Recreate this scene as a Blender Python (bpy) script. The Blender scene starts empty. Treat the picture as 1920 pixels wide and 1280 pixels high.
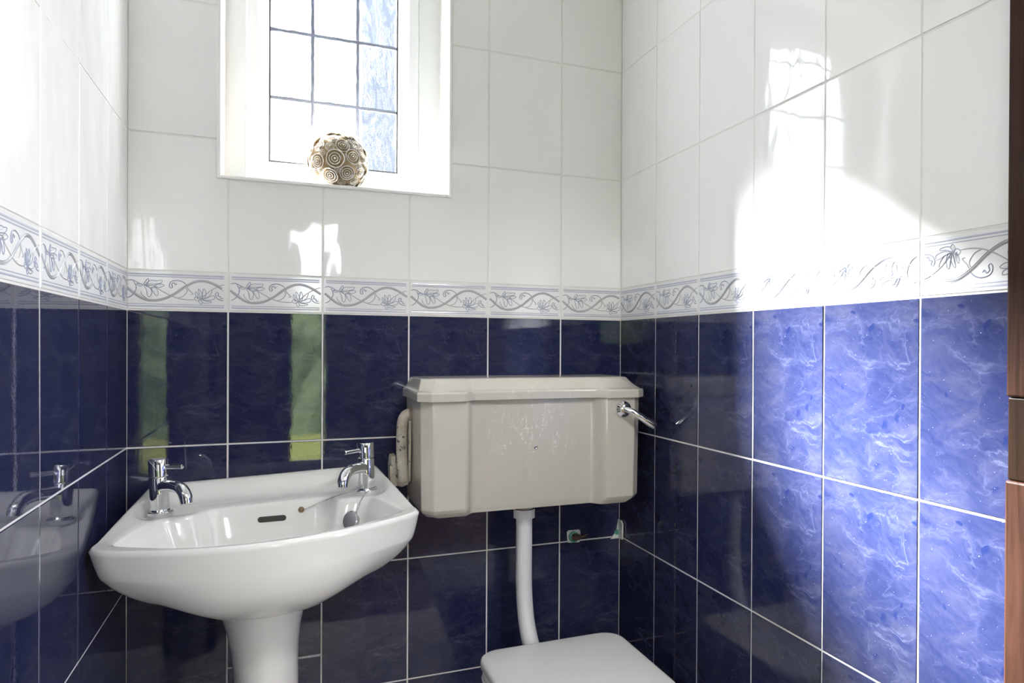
import bpy, bmesh, math, random
from mathutils import Matrix, Vector, noise
from mathutils.bvhtree import BVHTree

S = bpy.context.scene
COL = S.collection
random.seed(7)

# ------------------------------------------------------------------ camera
F, YAW, PITCH, ROLL = 1330.4, .3907, -.0043, .0054
CAM = Vector((.3139, -1.7878, 1.1309))
PPX, PPY = 119.46, 16.82                      # principal point offset in pixels
fw0 = Vector((math.sin(YAW), math.cos(YAW), 0)); rt0 = Vector((math.cos(YAW), -math.sin(YAW), 0)); up0 = Vector((0, 0, 1))
fw = fw0 * math.cos(PITCH) + up0 * math.sin(PITCH)
up1 = -fw0 * math.sin(PITCH) + up0 * math.cos(PITCH)
rt = rt0 * math.cos(ROLL) + up1 * math.sin(ROLL)
up = up1 * math.cos(ROLL) - rt0 * math.sin(ROLL)
cd = bpy.data.cameras.new('camera')
cd.sensor_width = 36; cd.lens = F / 1920 * 36
cd.shift_x = -PPX / 1920; cd.shift_y = PPY / 1920
cd.clip_start = .01
cam = bpy.data.objects.new('camera', cd); COL.objects.link(cam)
cam.matrix_world = Matrix((( rt.x, up.x, -fw.x, CAM.x), (rt.y, up.y, -fw.y, CAM.y), (rt.z, up.z, -fw.z, CAM.z), (0, 0, 0, 1)))
S.camera = cam


def ray(u, v):
    """direction of a pixel of the 1920x1280 frame"""
    return (fw * F + rt * (u - 960 - PPX) - up * (v - 640 - PPY)).normalized()


def on(u, v, ax, val):
    d = ray(u, v)
    return CAM + d * ((val - CAM[ax]) / d[ax])

# ------------------------------------------------------------------ light
w = bpy.data.worlds.new('sky'); S.world = w; w.use_nodes = True
bg = w.node_tree.nodes['Background']
bg.inputs[0].default_value = (.92, .96, 1, 1); bg.inputs[1].default_value = 5.9
sd = bpy.data.lights.new('sun', 'SUN'); sd.energy = 142; sd.angle = math.radians(14); sd.color = (1, .985, .96)
sun = bpy.data.objects.new('sun', sd); COL.objects.link(sun)
sun.rotation_euler = Vector((.668, -1, -.90)).to_track_quat('-Z', 'Y').to_euler()
FILL_LAMP = 55.0  # strength of the fill lamp added in the hall
S.view_settings.view_transform = 'Standard'; S.view_settings.look = 'None'
S.view_settings.gamma = 1; S.view_settings.use_curve_mapping = False
S.view_settings.exposure = 1.22
S.cycles.max_bounces = 9; S.cycles.diffuse_bounces = 5

# ------------------------------------------------------------------ helpers


def new_mat(name):
    m = bpy.data.materials.new(name); m.use_nodes = True
    nt = m.node_tree
    return m, nt, nt.nodes['Principled BSDF']


def N(nt, typ, **kw):
    n = nt.nodes.new(typ)
    for k, v in kw.items():
        if k.startswith('i_'):
            key = k[2:]
            key = int(key) if key.isdigit() else key
            n.inputs[key].default_value = v
        else:
            setattr(n, k, v)
    return n


def ramp(nt, fac, stops, interp='LINEAR'):
    r = nt.nodes.new('ShaderNodeValToRGB'); r.color_ramp.interpolation = interp
    while len(r.color_ramp.elements) < len(stops):
        r.color_ramp.elements.new(.5)
    for e, (p, c) in zip(r.color_ramp.elements, stops):
        e.position = p; e.color = (c, c, c, 1) if isinstance(c, (int, float)) else (*c, 1)
    nt.links.new(fac, r.inputs[0])
    return r.outputs[0]


def mix(nt, fac, a, b, typ='MIX'):
    n = nt.nodes.new('ShaderNodeMixRGB'); n.blend_type = typ
    for i, v in enumerate((fac, a, b)):
        if isinstance(v, (int, float)):
            n.inputs[i].default_value = v if i == 0 else (v, v, v, 1)
        elif isinstance(v, tuple):
            n.inputs[i].default_value = (*v, 1)
        else:
            nt.links.new(v, n.inputs[i])
    return n.outputs[0]


def noise_tex(nt, coord, scale, detail=4, rough=.5, dist=0, mapping=None, loc=None):
    if mapping or loc:
        mp = N(nt, 'ShaderNodeMapping')
        if mapping: mp.inputs['Scale'].default_value = mapping
        if loc: mp.inputs['Location'].default_value = loc
        nt.links.new(coord, mp.inputs[0]); coord = mp.outputs[0]
    n = N(nt, 'ShaderNodeTexNoise', i_Scale=scale, i_Detail=detail, i_Roughness=rough, i_Distortion=dist)
    nt.links.new(coord, n.inputs['Vector'])
    return n.outputs['Fac']


def bump(nt, height, strength, distance, normal=None):
    b = N(nt, 'ShaderNodeBump', i_Strength=strength, i_Distance=distance)
    nt.links.new(height, b.inputs['Height'])
    if normal is not None: nt.links.new(normal, b.inputs['Normal'])
    return b.outputs['Normal']


def simple(name, col, rough=.4, metal=0, var=.04, scale=30, bmp=0, coat=0, spec=.5):
    m, nt, p = new_mat(name)
    co = N(nt, 'ShaderNodeTexCoord').outputs['Object']
    f = noise_tex(nt, co, scale, 5)
    dark = tuple(c * (1 - var) for c in col); lite = tuple(min(1, c * (1 + var)) for c in col)
    nt.links.new(mix(nt, f, dark, lite), p.inputs['Base Color'])
    p.inputs['Roughness'].default_value = rough; p.inputs['Metallic'].default_value = metal
    p.inputs['Specular IOR Level'].default_value = spec
    p.inputs['Coat Weight'].default_value = coat; p.inputs['Coat Roughness'].default_value = .03
    if bmp: nt.links.new(bump(nt, f, 1, bmp), p.inputs['Normal'])
    return m


def mat_marble():
    m, nt, p = new_mat('blue_marble_glaze')
    co = N(nt, 'ShaderNodeTexCoord').outputs['Object']
    L = nt.links
    # warped coordinates
    wn = N(nt, 'ShaderNodeTexNoise', i_Scale=9, i_Detail=4, i_Roughness=.55); L.new(co, wn.inputs['Vector'])
    sub = N(nt, 'ShaderNodeVectorMath', operation='SUBTRACT'); sub.inputs[1].default_value = (.5, .5, .5); L.new(wn.outputs['Color'], sub.inputs[0])
    scl = N(nt, 'ShaderNodeVectorMath', operation='SCALE'); scl.inputs['Scale'].default_value = .09; L.new(sub.outputs[0], scl.inputs[0])
    add = N(nt, 'ShaderNodeVectorMath', operation='ADD'); L.new(co, add.inputs[0]); L.new(scl.outputs[0], add.inputs[1])
    wc = add.outputs[0]
    rot = N(nt, 'ShaderNodeMapping'); rot.inputs['Rotation'].default_value = (0, 0, .75); rot.inputs['Scale'].default_value = (1, 2.0, 1); L.new(wc, rot.inputs[0])
    cloud = noise_tex(nt, rot.outputs[0], 11, 6, .6, .4)
    base = ramp(nt, cloud, [(.28, (.008, .0120, .046)), (.5, (.0160, .0200, .060)), (.72, (.040, .042, .074))])
    streak = noise_tex(nt, rot.outputs[0], 60, 5, .65, mapping=(.35, 1.6, 1))
    base = mix(nt, .35, base, ramp(nt, streak, [(.3, (.009, .013, .042)), (.7, (.034, .038, .078))]), 'MIX')
    # veins: ridges of two noises
    def vein(scale, width, loc, maskscale, lo, hi):
        v = noise_tex(nt, rot.outputs[0], scale, 5, .55, .6, loc=loc)
        a = N(nt, 'ShaderNodeMath', operation='SUBTRACT', i_1=.5); L.new(v, a.inputs[0])
        b = N(nt, 'ShaderNodeMath', operation='ABSOLUTE'); L.new(a.outputs[0], b.inputs[0])
        r = ramp(nt, b.outputs[0], [(0, 1.0), (width, .25), (width * 3, 0)])
        k = ramp(nt, noise_tex(nt, wc, maskscale, 2, loc=loc), [(lo, 0), (hi, 1)])
        return mix(nt, 1, r, k, 'MULTIPLY')
    v1 = vein(7, .014, (3.1, .2, 0), 9, .44, .62)
    v2 = vein(15, .022, (.4, 7.3, 0), 14, .44, .62)
    base = mix(nt, v2, base, (.036, .041, .086))
    base = mix(nt, v1, base, (.052, .058, .105))
    vo = N(nt, 'ShaderNodeTexVoronoi', i_Scale=42); L.new(wc, vo.inputs['Vector'])
    spots = ramp(nt, vo.outputs['Distance'], [(.2, 1), (.27, 0)])
    sm = ramp(nt, noise_tex(nt, wc, 16, 2, loc=(1, 5, 2)), [(.56, 0), (.62, 1)])
    base = mix(nt, mix(nt, 1, spots, sm, 'MULTIPLY'), base, (.009, .014, .054))
    fleck = ramp(nt, noise_tex(nt, co, 330, 1), [(.76, 0), (.79, 1)])
    base = mix(nt, mix(nt, .5, 0.0, fleck), base, (.2, .22, .36))
    L.new(base, p.inputs['Base Color'])
    p.inputs['Roughness'].default_value = .02
    p.inputs['Specular IOR Level'].default_value = .45
    wob = noise_tex(nt, N(nt, 'ShaderNodeTexCoord').outputs['Object'], 240, 2)
    slow = noise_tex(nt, co, 14, 2)
    n1 = bump(nt, wob, .035, .0004)
    L.new(bump(nt, slow, .12, .001, n1), p.inputs['Normal'])
    return m


def mat_white_tile():
    m, nt, p = new_mat('white_glaze')
    tc = N(nt, 'ShaderNodeTexCoord')
    oi = N(nt, 'ShaderNodeObjectInfo')
    off = N(nt, 'ShaderNodeVectorMath', operation='MULTIPLY_ADD')
    comb = N(nt, 'ShaderNodeCombineXYZ')
    for i in range(3): nt.links.new(oi.outputs['Random'], comb.inputs[i])
    nt.links.new(comb.outputs[0], off.inputs[0]); off.inputs[1].default_value = (9, 17, 5); nt.links.new(tc.outputs['Object'], off.inputs[2])
    co = off.outputs[0]
    f = noise_tex(nt, co, 6, 2)
    nt.links.new(mix(nt, f, (.84, .838, .83), (.87, .868, .86)), p.inputs['Base Color'])
    p.inputs['Roughness'].default_value = .035
    p.inputs['Specular IOR Level'].default_value = .5
    slow = noise_tex(nt, co, 11, 2, .4, mapping=(1.0, .45, 1))
    nt.links.new(bump(nt, slow, .6, .0035), p.inputs['Normal'])
    return m


def mat_ceramic(name, col, stains=False):
    m, nt, p = new_mat(name)
    co = N(nt, 'ShaderNodeTexCoord').outputs['Object']
    f = noise_tex(nt, co, 7, 4)
    c = mix(nt, f, tuple(k * .96 for k in col), col)
    if stains:
        st = noise_tex(nt, co, 22, 6, .65, .5, mapping=(1.2, 1, .35))
        c = mix(nt, ramp(nt, st, [(.55, 0), (.8, .35)]), c, (.46, .42, .33))
        # pale speckled lines on the middle of the front
        rv = noise_tex(nt, co, 16, 6, .6, .8, mapping=(1.6, 1, .55), loc=(.3, 0, 2.2))
        a = N(nt, 'ShaderNodeMath', operation='SUBTRACT', i_1=.5); nt.links.new(rv, a.inputs[0])
        b = N(nt, 'ShaderNodeMath', operation='ABSOLUTE'); nt.links.new(a.outputs[0], b.inputs[0])
        line = ramp(nt, b.outputs[0], [(0, 1.0), (.018, 0)])
        spk = ramp(nt, noise_tex(nt, co, 260, 3), [(.48, 0), (.6, 1)])
        gr = N(nt, 'ShaderNodeVectorMath', operation='DISTANCE'); gr.inputs[1].default_value = (.0, -.2, .19); nt.links.new(co, gr.inputs[0])
        reg = ramp(nt, gr.outputs['Value'], [(.06, 1.0), (.13, 0)])
        k = mix(nt, 1, mix(nt, 1, line, spk, 'MULTIPLY'), reg, 'MULTIPLY')
        c = mix(nt, k, c, (.88, .87, .85))
    nt.links.new(c, p.inputs['Base Color'])
    p.inputs['Roughness'].default_value = .09 if not stains else .16
    p.inputs['Coat Weight'].default_value = .4; p.inputs['Coat Roughness'].default_value = .04
    if stains:
        nt.links.new(bump(nt, noise_tex(nt, co, 35, 3), .12, .002), p.inputs['Normal'])
    return m


def mat_wood(name, c1, c2):
    m, nt, p = new_mat(name)
    co = N(nt, 'ShaderNodeTexCoord').outputs['Object']
    g = noise_tex(nt, co, 18, 6, .6, 1.2, mapping=(3, 3, .22))
    nt.links.new(mix(nt, ramp(nt, g, [(.3, 0), (.7, 1)]), c1, c2), p.inputs['Base Color'])
    p.inputs['Roughness'].default_value = .45
    p.inputs['Specular IOR Level'].default_value = .1
    nt.links.new(bump(nt, g, .3, .002), p.inputs['Normal'])
    return m


def mat_obscure():
    """rippled leaded glass: mostly clear, part bent by the surface ripples"""
    m = bpy.data.materials.new('rippled_glass'); m.use_nodes = True
    nt = m.node_tree; nt.nodes.clear(); L = nt.links
    out = N(nt, 'ShaderNodeOutputMaterial')
    co = N(nt, 'ShaderNodeTexCoord').outputs['Object']
    rip = noise_tex(nt, co, 70, 4, .6, 1.5, mapping=(1, 1, .35))
    nrm = bump(nt, rip, .8, .004)
    tr = N(nt, 'ShaderNodeBsdfTransparent'); tr.inputs[0].default_value = (.93, .95, .97, 1)
    rf = N(nt, 'ShaderNodeBsdfRefraction', i_Roughness=.06, i_IOR=1.25); rf.inputs[0].default_value = (.93, .95, .97, 1); L.new(nrm, rf.inputs['Normal'])
    gl = N(nt, 'ShaderNodeBsdfGlossy', i_Roughness=.05); L.new(nrm, gl.inputs['Normal'])
    m1 = N(nt, 'ShaderNodeMixShader', i_0=.1); L.new(ramp(nt, noise_tex(nt, co, 26, 5, .65, 1.0, mapping=(1.6, 1, .5)), [(.40, .0), (.72, .11)]), m1.inputs[0]); L.new(tr.outputs[0], m1.inputs[1]); L.new(rf.outputs[0], m1.inputs[2])
    m2 = N(nt, 'ShaderNodeMixShader', i_0=.06); L.new(m1.outputs[0], m2.inputs[1]); L.new(gl.outputs[0], m2.inputs[2])
    L.new(m2.outputs[0], out.inputs[0])
    return m


def mat_rose():
    m, nt, p = new_mat('aged_gilt_rose')
    at = N(nt, 'ShaderNodeAttribute', attribute_name='rim')
    co = N(nt, 'ShaderNodeTexCoord').outputs['Object']
    f = noise_tex(nt, co, 60, 4)
    gold = mix(nt, f, (.23, .15, .065), (.44, .32, .16))
    r = ramp(nt, at.outputs['Fac'], [(.3, 0), (.7, 1)])
    nt.links.new(mix(nt, r, gold, (.92, .90, .86)), p.inputs['Base Color'])
    p.inputs['Roughness'].default_value = .35
    p.inputs['Metallic'].default_value = .15
    return m


def mat_pipe_paint():
    m, nt, p = new_mat('chipped_cream_paint')
    co = N(nt, 'ShaderNodeTexCoord').outputs['Object']
    f = noise_tex(nt, co, 55, 5, .6)
    chip = ramp(nt, f, [(.60, 0), (.63, 1)])
    dirt = noise_tex(nt, co, 25, 5)
    c = mix(nt, ramp(nt, dirt, [(.4, 0), (.75, .8)]), (.66, .61, .52), (.30, .23, .15))
    nt.links.new(mix(nt, chip, c, (.10, .11, .11)), p.inputs['Base Color'])
    p.inputs['Roughness'].default_value = .5
    nt.links.new(bump(nt, chip, -.5, .001), p.inputs['Normal'])
    return m


M = {
    'marble': mat_marble(), 'white_tile': mat_white_tile(),
    'border': simple('border_glaze', (.78, .785, .79), .08, var=.02),
    'vine': simple('vine_glaze', (.46, .46, .45), .15, var=.06),
    'leaf': simple('leaf_glaze', (.30, .33, .42), .15, var=.08),
    'band': simple('band_glaze', (.47, .49, .58), .15, var=.05, scale=90),
    'grout': simple('grout', (.74, .725, .70), .85, var=.10, scale=60, bmp=.0006),
    'plaster': simple('painted_plaster', (.80, .79, .77), .6, var=.03),
    'upvc': simple('white_window_paint', (.84, .84, .83), .3, var=.02),
    'gasket': simple('grey_gasket', (.07, .07, .08), .6),
    'lead': simple('lead_strip', (.20, .22, .28), .5, .1, var=.25, scale=80, bmp=.0008),
    'glass': mat_obscure(),
    'ceramic': mat_ceramic('white_vitreous_china', (.88, .875, .855)),
    'cistern': mat_ceramic('aged_cream_china', (.58, .552, .492), True),
    'seat': simple('white_seat_plastic', (.80, .80, .79), .25, var=.01),
    'plastic': simple('white_pipe_plastic', (.76, .76, .78), .35, var=.03),
    'chrome': simple('chrome', (.80, .81, .83), .05, 1, var=.02),
    'dullchrome': simple('worn_chrome', (.55, .56, .57), .22, 1, var=.15, scale=90),
    'dark': simple('slot_shade', (.05, .045, .04), .7),  # shade inside the overflow opening, put into the colour
    'brass': simple('tarnished_brass', (.30, .20, .13), .4, .7, var=.3),
    'wood': mat_wood('dark_stained_wood', (.018, .0075, .0045), (.045, .0195, .012)),
    'wood2': mat_wood('brown_stained_wood', (.008, .0036, .0018), (.019, .009, .0042)),
    'rose': mat_rose(), 'pipe': mat_pipe_paint(),
    'copper': simple('dull_copper', (.30, .24, .18), .45, .6, var=.3),
    'verdigris': simple('verdigris', (.10, .30, .24), .6, .2, var=.6, scale=140, bmp=.002),
    'filler': simple('white_filler', (.66, .69, .66), .8, var=.12, scale=80, bmp=.003),
    'rust': simple('rusty_steel', (.13, .085, .055), .7, .3, var=.4, scale=150),
    'floor': simple('beige_vinyl', (.64, .61, .56), .4, var=.08),
    'darkpaint': simple('dark_hall_wall', (.035, .028, .024), .6),  # unseen hall wall coloured dark to keep the tile reflections dark
    'hallfloor': mat_wood('oak_floor', (.12, .08, .05), (.20, .13, .08)),
    'grass': simple('lawn', (.080, .092, .006), .9, var=.5, scale=3),
    'hedge': simple('hedge_leaves', (.020, .036, .006), .8, var=.6, scale=6, bmp=.05),
    'render': simple('grey_render', (.034, .040, .054), .9, var=.15, scale=2),
}


def obj(name, bm, mat, parent=None, smooth=False, mw=None):
    me = bpy.data.meshes.new(name)
    if isinstance(bm, bmesh.types.BMesh):
        bmesh.ops.recalc_face_normals(bm, faces=bm.faces[:])
        bm.to_mesh(me); bm.free()
    else:
        me = bm
    if mat: 
        me.materials.clear(); me.materials.append(M[mat] if isinstance(mat, str) else mat)
    if smooth:
        for p in me.polygons: p.use_smooth = True
    o = bpy.data.objects.new(name, me); COL.objects.link(o)
    if mw is not None: o.matrix_world = mw
    if parent is not None: o.parent = parent
    return o


def smooth_angle(o, deg=35):
    for p in o.data.polygons: p.use_smooth = True
    o.data.set_sharp_from_angle(angle=math.radians(deg))
    return o


def inst(name, me, parent, mw):
    o = bpy.data.objects.new(name, me); COL.objects.link(o); o.parent = parent; o.matrix_local = mw
    return o


def empty(name, loc=(0, 0, 0), rot=(0, 0, 0)):
    o = bpy.data.objects.new(name, None); COL.objects.link(o)
    o.location = loc; o.rotation_euler = rot; o.empty_display_size = .05
    return o


def tag(o, label, cat, group=None, kind=None):
    o['label'] = label; o['category'] = cat
    if group: o['group'] = group
    if kind: o['kind'] = kind
    return o


def box(bm, x0, x1, y0, y1, z0, z1):
    v = [bm.verts.new((x, y, z)) for x in (x0, x1) for y in (y0, y1) for z in (z0, z1)]
    for f in ((0, 1, 3, 2), (4, 6, 7, 5), (0, 4, 5, 1), (2, 3, 7, 6), (0, 2, 6, 4), (1, 5, 7, 3)):
        bm.faces.new([v[i] for i in f])


def boxes(*bs, bev=0, seg=2):
    bm = bmesh.new()
    for b in bs: box(bm, *b)
    if bev:
        bmesh.ops.bevel(bm, geom=bm.edges[:], offset=bev, segments=seg, profile=.5, affect='EDGES', clamp_overlap=True)
    return bm


def catmull(pts, n=6, closed=False):
    P = [Vector(p) for p in pts]; out = []
    k = len(P)
    for i in range(k if closed else k - 1):
        if closed: a, b, c, d = P[i - 1], P[i], P[(i + 1) % k], P[(i + 2) % k]
        else: a, b, c, d = P[max(i - 1, 0)], P[i], P[i + 1], P[min(i + 2, k - 1)]
        for j in range(n):
            t = j / n
            out.append(.5 * ((2 * b) + (c - a) * t + (2 * a - 5 * b + 4 * c - d) * t * t + (3 * b - a - 3 * c + d) * t ** 3))
    if not closed: out.append(P[-1])
    return out


def tube(bm, pts, rad, seg=16, caps=True):
    pts = [Vector(p) for p in pts]
    rads = rad if isinstance(rad, (list, tuple)) else [rad] * len(pts)
    rings = []; ref = None
    for i, p in enumerate(pts):
        t = (pts[min(i + 1, len(pts) - 1)] - pts[max(i - 1, 0)]).normalized()
        if ref is None: ref = t.orthogonal().normalized()
        ref = (ref - t * ref.dot(t)).normalized()
        b = t.cross(ref)
        rings.append([bm.verts.new(p + (ref * math.cos(2 * math.pi * k / seg) + b * math.sin(2 * math.pi * k / seg)) * rads[i]) for k in range(seg)])
    for a, b in zip(rings, rings[1:]):
        for k in range(seg): bm.faces.new((a[k], a[(k + 1) % seg], b[(k + 1) % seg], b[k]))
    if caps:
        bm.faces.new(rings[0][::-1]); bm.faces.new(rings[-1])


def lathe(bm, prof, seg=32, c=(0, 0), sx=1, sy=1):
    """prof: (r, z) list; caps both ends"""
    rings = []
    for r, z in prof:
        rings.append([bm.verts.new((c[0] + sx * r * math.cos(2 * math.pi * k / seg), c[1] + sy * r * math.sin(2 * math.pi * k / seg), z)) for k in range(seg)])
    for a, b in zip(rings, rings[1:]):
        for k in range(seg): bm.faces.new((a[k], a[(k + 1) % seg], b[(k + 1) % seg], b[k]))
    bm.faces.new(rings[0][::-1]); bm.faces.new(rings[-1])


def loft(bm, rings, cap0=True, cap1=True):
    R = [[bm.verts.new(p) for p in r] for r in rings]
    n = len(R[0])
    for a, b in zip(R, R[1:]):
        for k in range(n): bm.faces.new((a[k], a[(k + 1) % n], b[(k + 1) % n], b[k]))
    if cap0: bm.faces.new(R[0][::-1])
    if cap1: bm.faces.new(R[-1])

# ------------------------------------------------------------------ room shell
W = 1.186            # room width
ZB = 1.208           # underside of border
ZBT = ZB + .0861     # top of border
CEIL = 2.40
YF = -1.16           # inner face of door wall
OX0, OX1, OZ0, OZ1 = .181, .700, 1.5145, 2.24      # window opening
TH = .20             # outer wall thickness


def struct(name, bm, mat, label=None):
    o = obj(name, bm, mat); o['kind'] = 'structure'
    if label: o['label'] = label
    return o


wall_back = struct('wall_back', boxes((-.12, OX0, 0, TH, 0, CEIL), (OX1, W + .12, 0, TH, 0, CEIL), (OX0, OX1, 0, TH, 0, OZ0), (OX0, OX1, 0, TH, OZ1, CEIL)), 'grout', 'tiled end wall with the window, white above and navy marbled below')
wall_left = struct('wall_left', boxes((-.12, 0, YF - .14, 0, 0, CEIL)), 'grout', 'tiled wall beside the wash basin')
wall_right = struct('wall_right', boxes((W, W + .12, YF - .14, 0, 0, CEIL)), 'grout', 'tiled wall beside the cistern with a patch of sunlight')
DX0 = .085
wall_front = struct('wall_front', boxes((-.0, DX0 - .03, YF - .14, YF, 0, CEIL), (DX0 - .03, W, YF - .14, YF, 2.06, CEIL)), 'plaster', 'plastered wall around the doorway')
floor = struct('floor', boxes((-.12, W + .12, YF - .14, TH, -.1, 0)), 'floor', 'floor of the small lavatory')
ceiling = struct('ceiling', boxes((-.12, W + .12, YF - .14, TH, CEIL, CEIL + .1)), 'plaster', 'white ceiling of the lavatory')

# ------------------------------------------------------------------ tiles
GR = .0036


def tile_mesh(name, poly, mat, t=.0022, bev=.0013):
    """poly: ccw axis-aligned outline in local u,v"""
    bm = bmesh.new(); n = len(poly)

    def inset(d):
        out = []
        for i in range(n):
            p0, p1, p2 = Vector(poly[i - 1]), Vector(poly[i]), Vector(poly[(i + 1) % n])
            e1 = (p1 - p0).normalized(); e2 = (p2 - p1).normalized()
            n1 = Vector((-e1.y, e1.x)); n2 = Vector((-e2.y, e2.x))
            out.append(p1 + (n1 + n2) * d)
        return out
    layers = [(0, -.002), (0, t - bev * .75), (bev * .35, t - bev * .2), (bev, t)]
    R = [[bm.verts.new((p.x, p.y, z)) for p in inset(d)] for d, z in layers]
    for a, b in zip(R, R[1:]):
        for k in range(n): bm.faces.new((a[k], a[(k + 1) % n], b[(k + 1) % n], b[k]))
    bm.faces.new(R[-1]); bm.faces.new(R[0][::-1])
    me = bpy.data.meshes.new(name)
    bmesh.ops.recalc_face_normals(bm, faces=bm.faces[:])
    bm.to_mesh(me); bm.free(); me.materials.append(M[mat])
    return me


mesh_cache = {}


def rect_poly(a, b, c, d):
    return [(a, c), (b, c), (b, d), (a, d)]


def clip_hole(u0, u1, v0, v1, H):
    """rectangle minus the window opening (ccw outline)"""
    hx0, hx1, hz0, hz1 = H
    if hx1 <= u0 or hx0 >= u1 or hz1 <= v0 + .001 or hz0 >= v1 - .001: return rect_poly(u0, u1, v0, v1)
    a, b, c, d = max(u0, hx0), min(u1, hx1), max(v0, hz0), min(v1, hz1)
    full_w = a <= u0 + 1e-4 and b >= u1 - 1e-4; full_h = c <= v0 + .004 and d >= v1 - .004
    if full_w and full_h: return None
    if full_w: return rect_poly(u0, u1, v0, c) if d >= v1 - .004 else rect_poly(u0, u1, d, v1)
    if full_h: return rect_poly(u0, a, v0, v1) if b >= u1 - 1e-4 else rect_poly(b, u1, v0, v1)
    if c <= v0 + .004:
        if b >= u1 - 1e-4: return [(u0, v0), (a, v0), (a, d), (u1, d), (u1, v1), (u0, v1)]
        return [(b, v0), (u1, v0), (u1, v1), (u0, v1), (u0, d), (b, d)]
    if b >= u1 - 1e-4: return [(u0, v0), (u1, v0), (u1, c), (a, c), (a, v1), (u0, v1)]
    return [(u0, v0), (u1, v0), (u1, v1), (b, v1), (b, c), (u0, c)]


WALLS = {
    'back': (wall_back, Matrix(((1, 0, 0, 0), (0, 0, -1, 0), (0, 1, 0, 0), (0, 0, 0, 1)))),
    'right': (wall_right, Matrix(((0, 0, -1, W), (-1, 0, 0, 0), (0, 1, 0, 0), (0, 0, 0, 1)))),
    'left': (wall_left, Matrix(((0, 0, 1, 0), (1, 0, 0, 0), (0, 1, 0, 0), (0, 0, 0, 1)))),
}
COLS = {
    'back': [0] + [.1976 + .202 * i for i in range(5)] + [W],
    'right': [0] + [.2021 + .202 * i for i in range(5)] + [-YF],
    'left': [YF] + [-.1892 - .202 * i for i in range(4, -1, -1)] + [0],
}
ROWS = [('blue_tile', .0, .3032), ('blue_tile', .3032, .6037), ('blue_tile', .6037, .9077), ('blue_tile', .9077, ZB),
        ('border_tile', ZB, ZBT), ('white_tile', ZBT, 1.5952), ('white_tile', 1.5952, 1.8954), ('white_tile', 1.8954, 2.196), ('white_tile', 2.196, CEIL)]
MATS = {'blue_tile': 'marble', 'border_tile': 'border', 'white_tile': 'white_tile'}

# relief of the border tile ------------------------------------------------
BW, BH = .1994, .0835


def uvp(u, v): return Vector(((u - .5) * BW, (v - .5) * BH))


THICK = [[(.015, .56), (.06, .47), (.13, .336), (.19, .26), (.26, .232), (.36, .27), (.47, .41), (.58, .62), (.68, .755), (.77, .78), (.87, .70), (.985, .53)]]
THIN_V = [[(.25, .66), (.34, .505), (.44, .37), (.52, .30), (.60, .275), (.68, .28)],
          [(.985, .715), (.93, .675), (.88, .61), (.83, .53), (.80, .47)],
          [(.585, .60), (.60, .52), (.585, .43), (.55, .35), (.50, .315)],
          [(.60, .62), (.615, .54), (.645, .47), (.655, .43), (.63, .42)],
          [(.155, .47), (.16, .40), (.185, .33), (.22, .26)]]
THIN_L = [[(.015, .73), (.05, .755), (.09, .735), (.13, .675), (.18, .63)],
          [(.08, .73), (.105, .62), (.108, .52), (.09, .42), (.06, .33), (.015, .28)],
          [(.437, .56), (.424, .62), (.43, .70), (.455, .755), (.51, .775), (.563, .73), (.60, .64)],
          [(.437, .56), (.455, .60), (.447, .67), (.468, .71), (.485, .66), (.50, .70)],
          [(.895, .50), (.88, .43), (.895, .335), (.93, .285), (.975, .275)],
          [(.895, .50), (.912, .46), (.905, .40), (.93, .38), (.935, .33), (.96, .34)]]
PETALS = [[(.18, .64), (.195, .73), (.222, .80), (.225, .72), (.205, .65)],
          [(.20, .66), (.25, .755), (.31, .755), (.355, .765), (.345, .70), (.30, .67), (.25, .655)],
          [(.185, .62), (.205, .50), (.215, .36), (.235, .325), (.255, .42), (.25, .52), (.22, .60)],
          [(.25, .56), (.275, .44), (.30, .36), (.318, .40), (.31, .50), (.285, .58)],
          [(.29, .64), (.335, .67), (.375, .64), (.345, .59), (.31, .58)],
          [(.185, .64), (.23, .62), (.28, .62), (.30, .58), (.24, .56)],
          [(.11, .65), (.14, .60), (.17, .62), (.15, .655)],
          [(.735, .30), (.715, .45), (.71, .57), (.735, .50), (.755, .36)],
          [(.74, .32), (.75, .47), (.765, .58), (.785, .47), (.775, .34)],
          [(.745, .32), (.79, .45), (.845, .55), (.83, .42), (.78, .32)],
          [(.725, .31), (.69, .36), (.67, .30), (.70, .25)],
          [(.74, .30), (.79, .33), (.86, .40), (.87, .32), (.81, .27)],
          [(.735, .29), (.78, .25), (.84, .24), (.82, .20), (.76, .20)],
          [(.72, .29), (.715, .22), (.735, .165), (.75, .22)],
          [(.705, .31), (.68, .42), (.685, .50), (.705, .42)]]


def ribbon(bm, pts, wd, h, closed=False, taper=True, umax=9):
    n = len(pts); prev = None; first = None
    rng = range(n + 1) if closed else range(n)
    for i in rng:
        p = pts[i % n]
        a = pts[(i - 1) % n] if closed else pts[max(i - 1, 0)]
        b = pts[(i + 1) % n] if closed else pts[min(i + 1, n - 1)]
        if p.x > umax: prev = None; continue
        t = (b - a)
        if t.length < 1e-9: continue
        t.normalize(); nn = Vector((-t.y, t.x))
        k = 1
        if taper and not closed: k = min(1, .35 + 6 * min(i, n - 1 - i) / n)
        z0 = .0008
        cur = [bm.verts.new((p.x + nn.x * wd * k, p.y + nn.y * wd * k, z0)), bm.verts.new((p.x, p.y, z0 + h * k)), bm.verts.new((p.x - nn.x * wd * k, p.y - nn.y * wd * k, z0))]
        if prev:
            bm.faces.new((prev[0], cur[0], cur[1], prev[1])); bm.faces.new((prev[1], cur[1], cur[2], prev[2]))
        prev = cur


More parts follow.
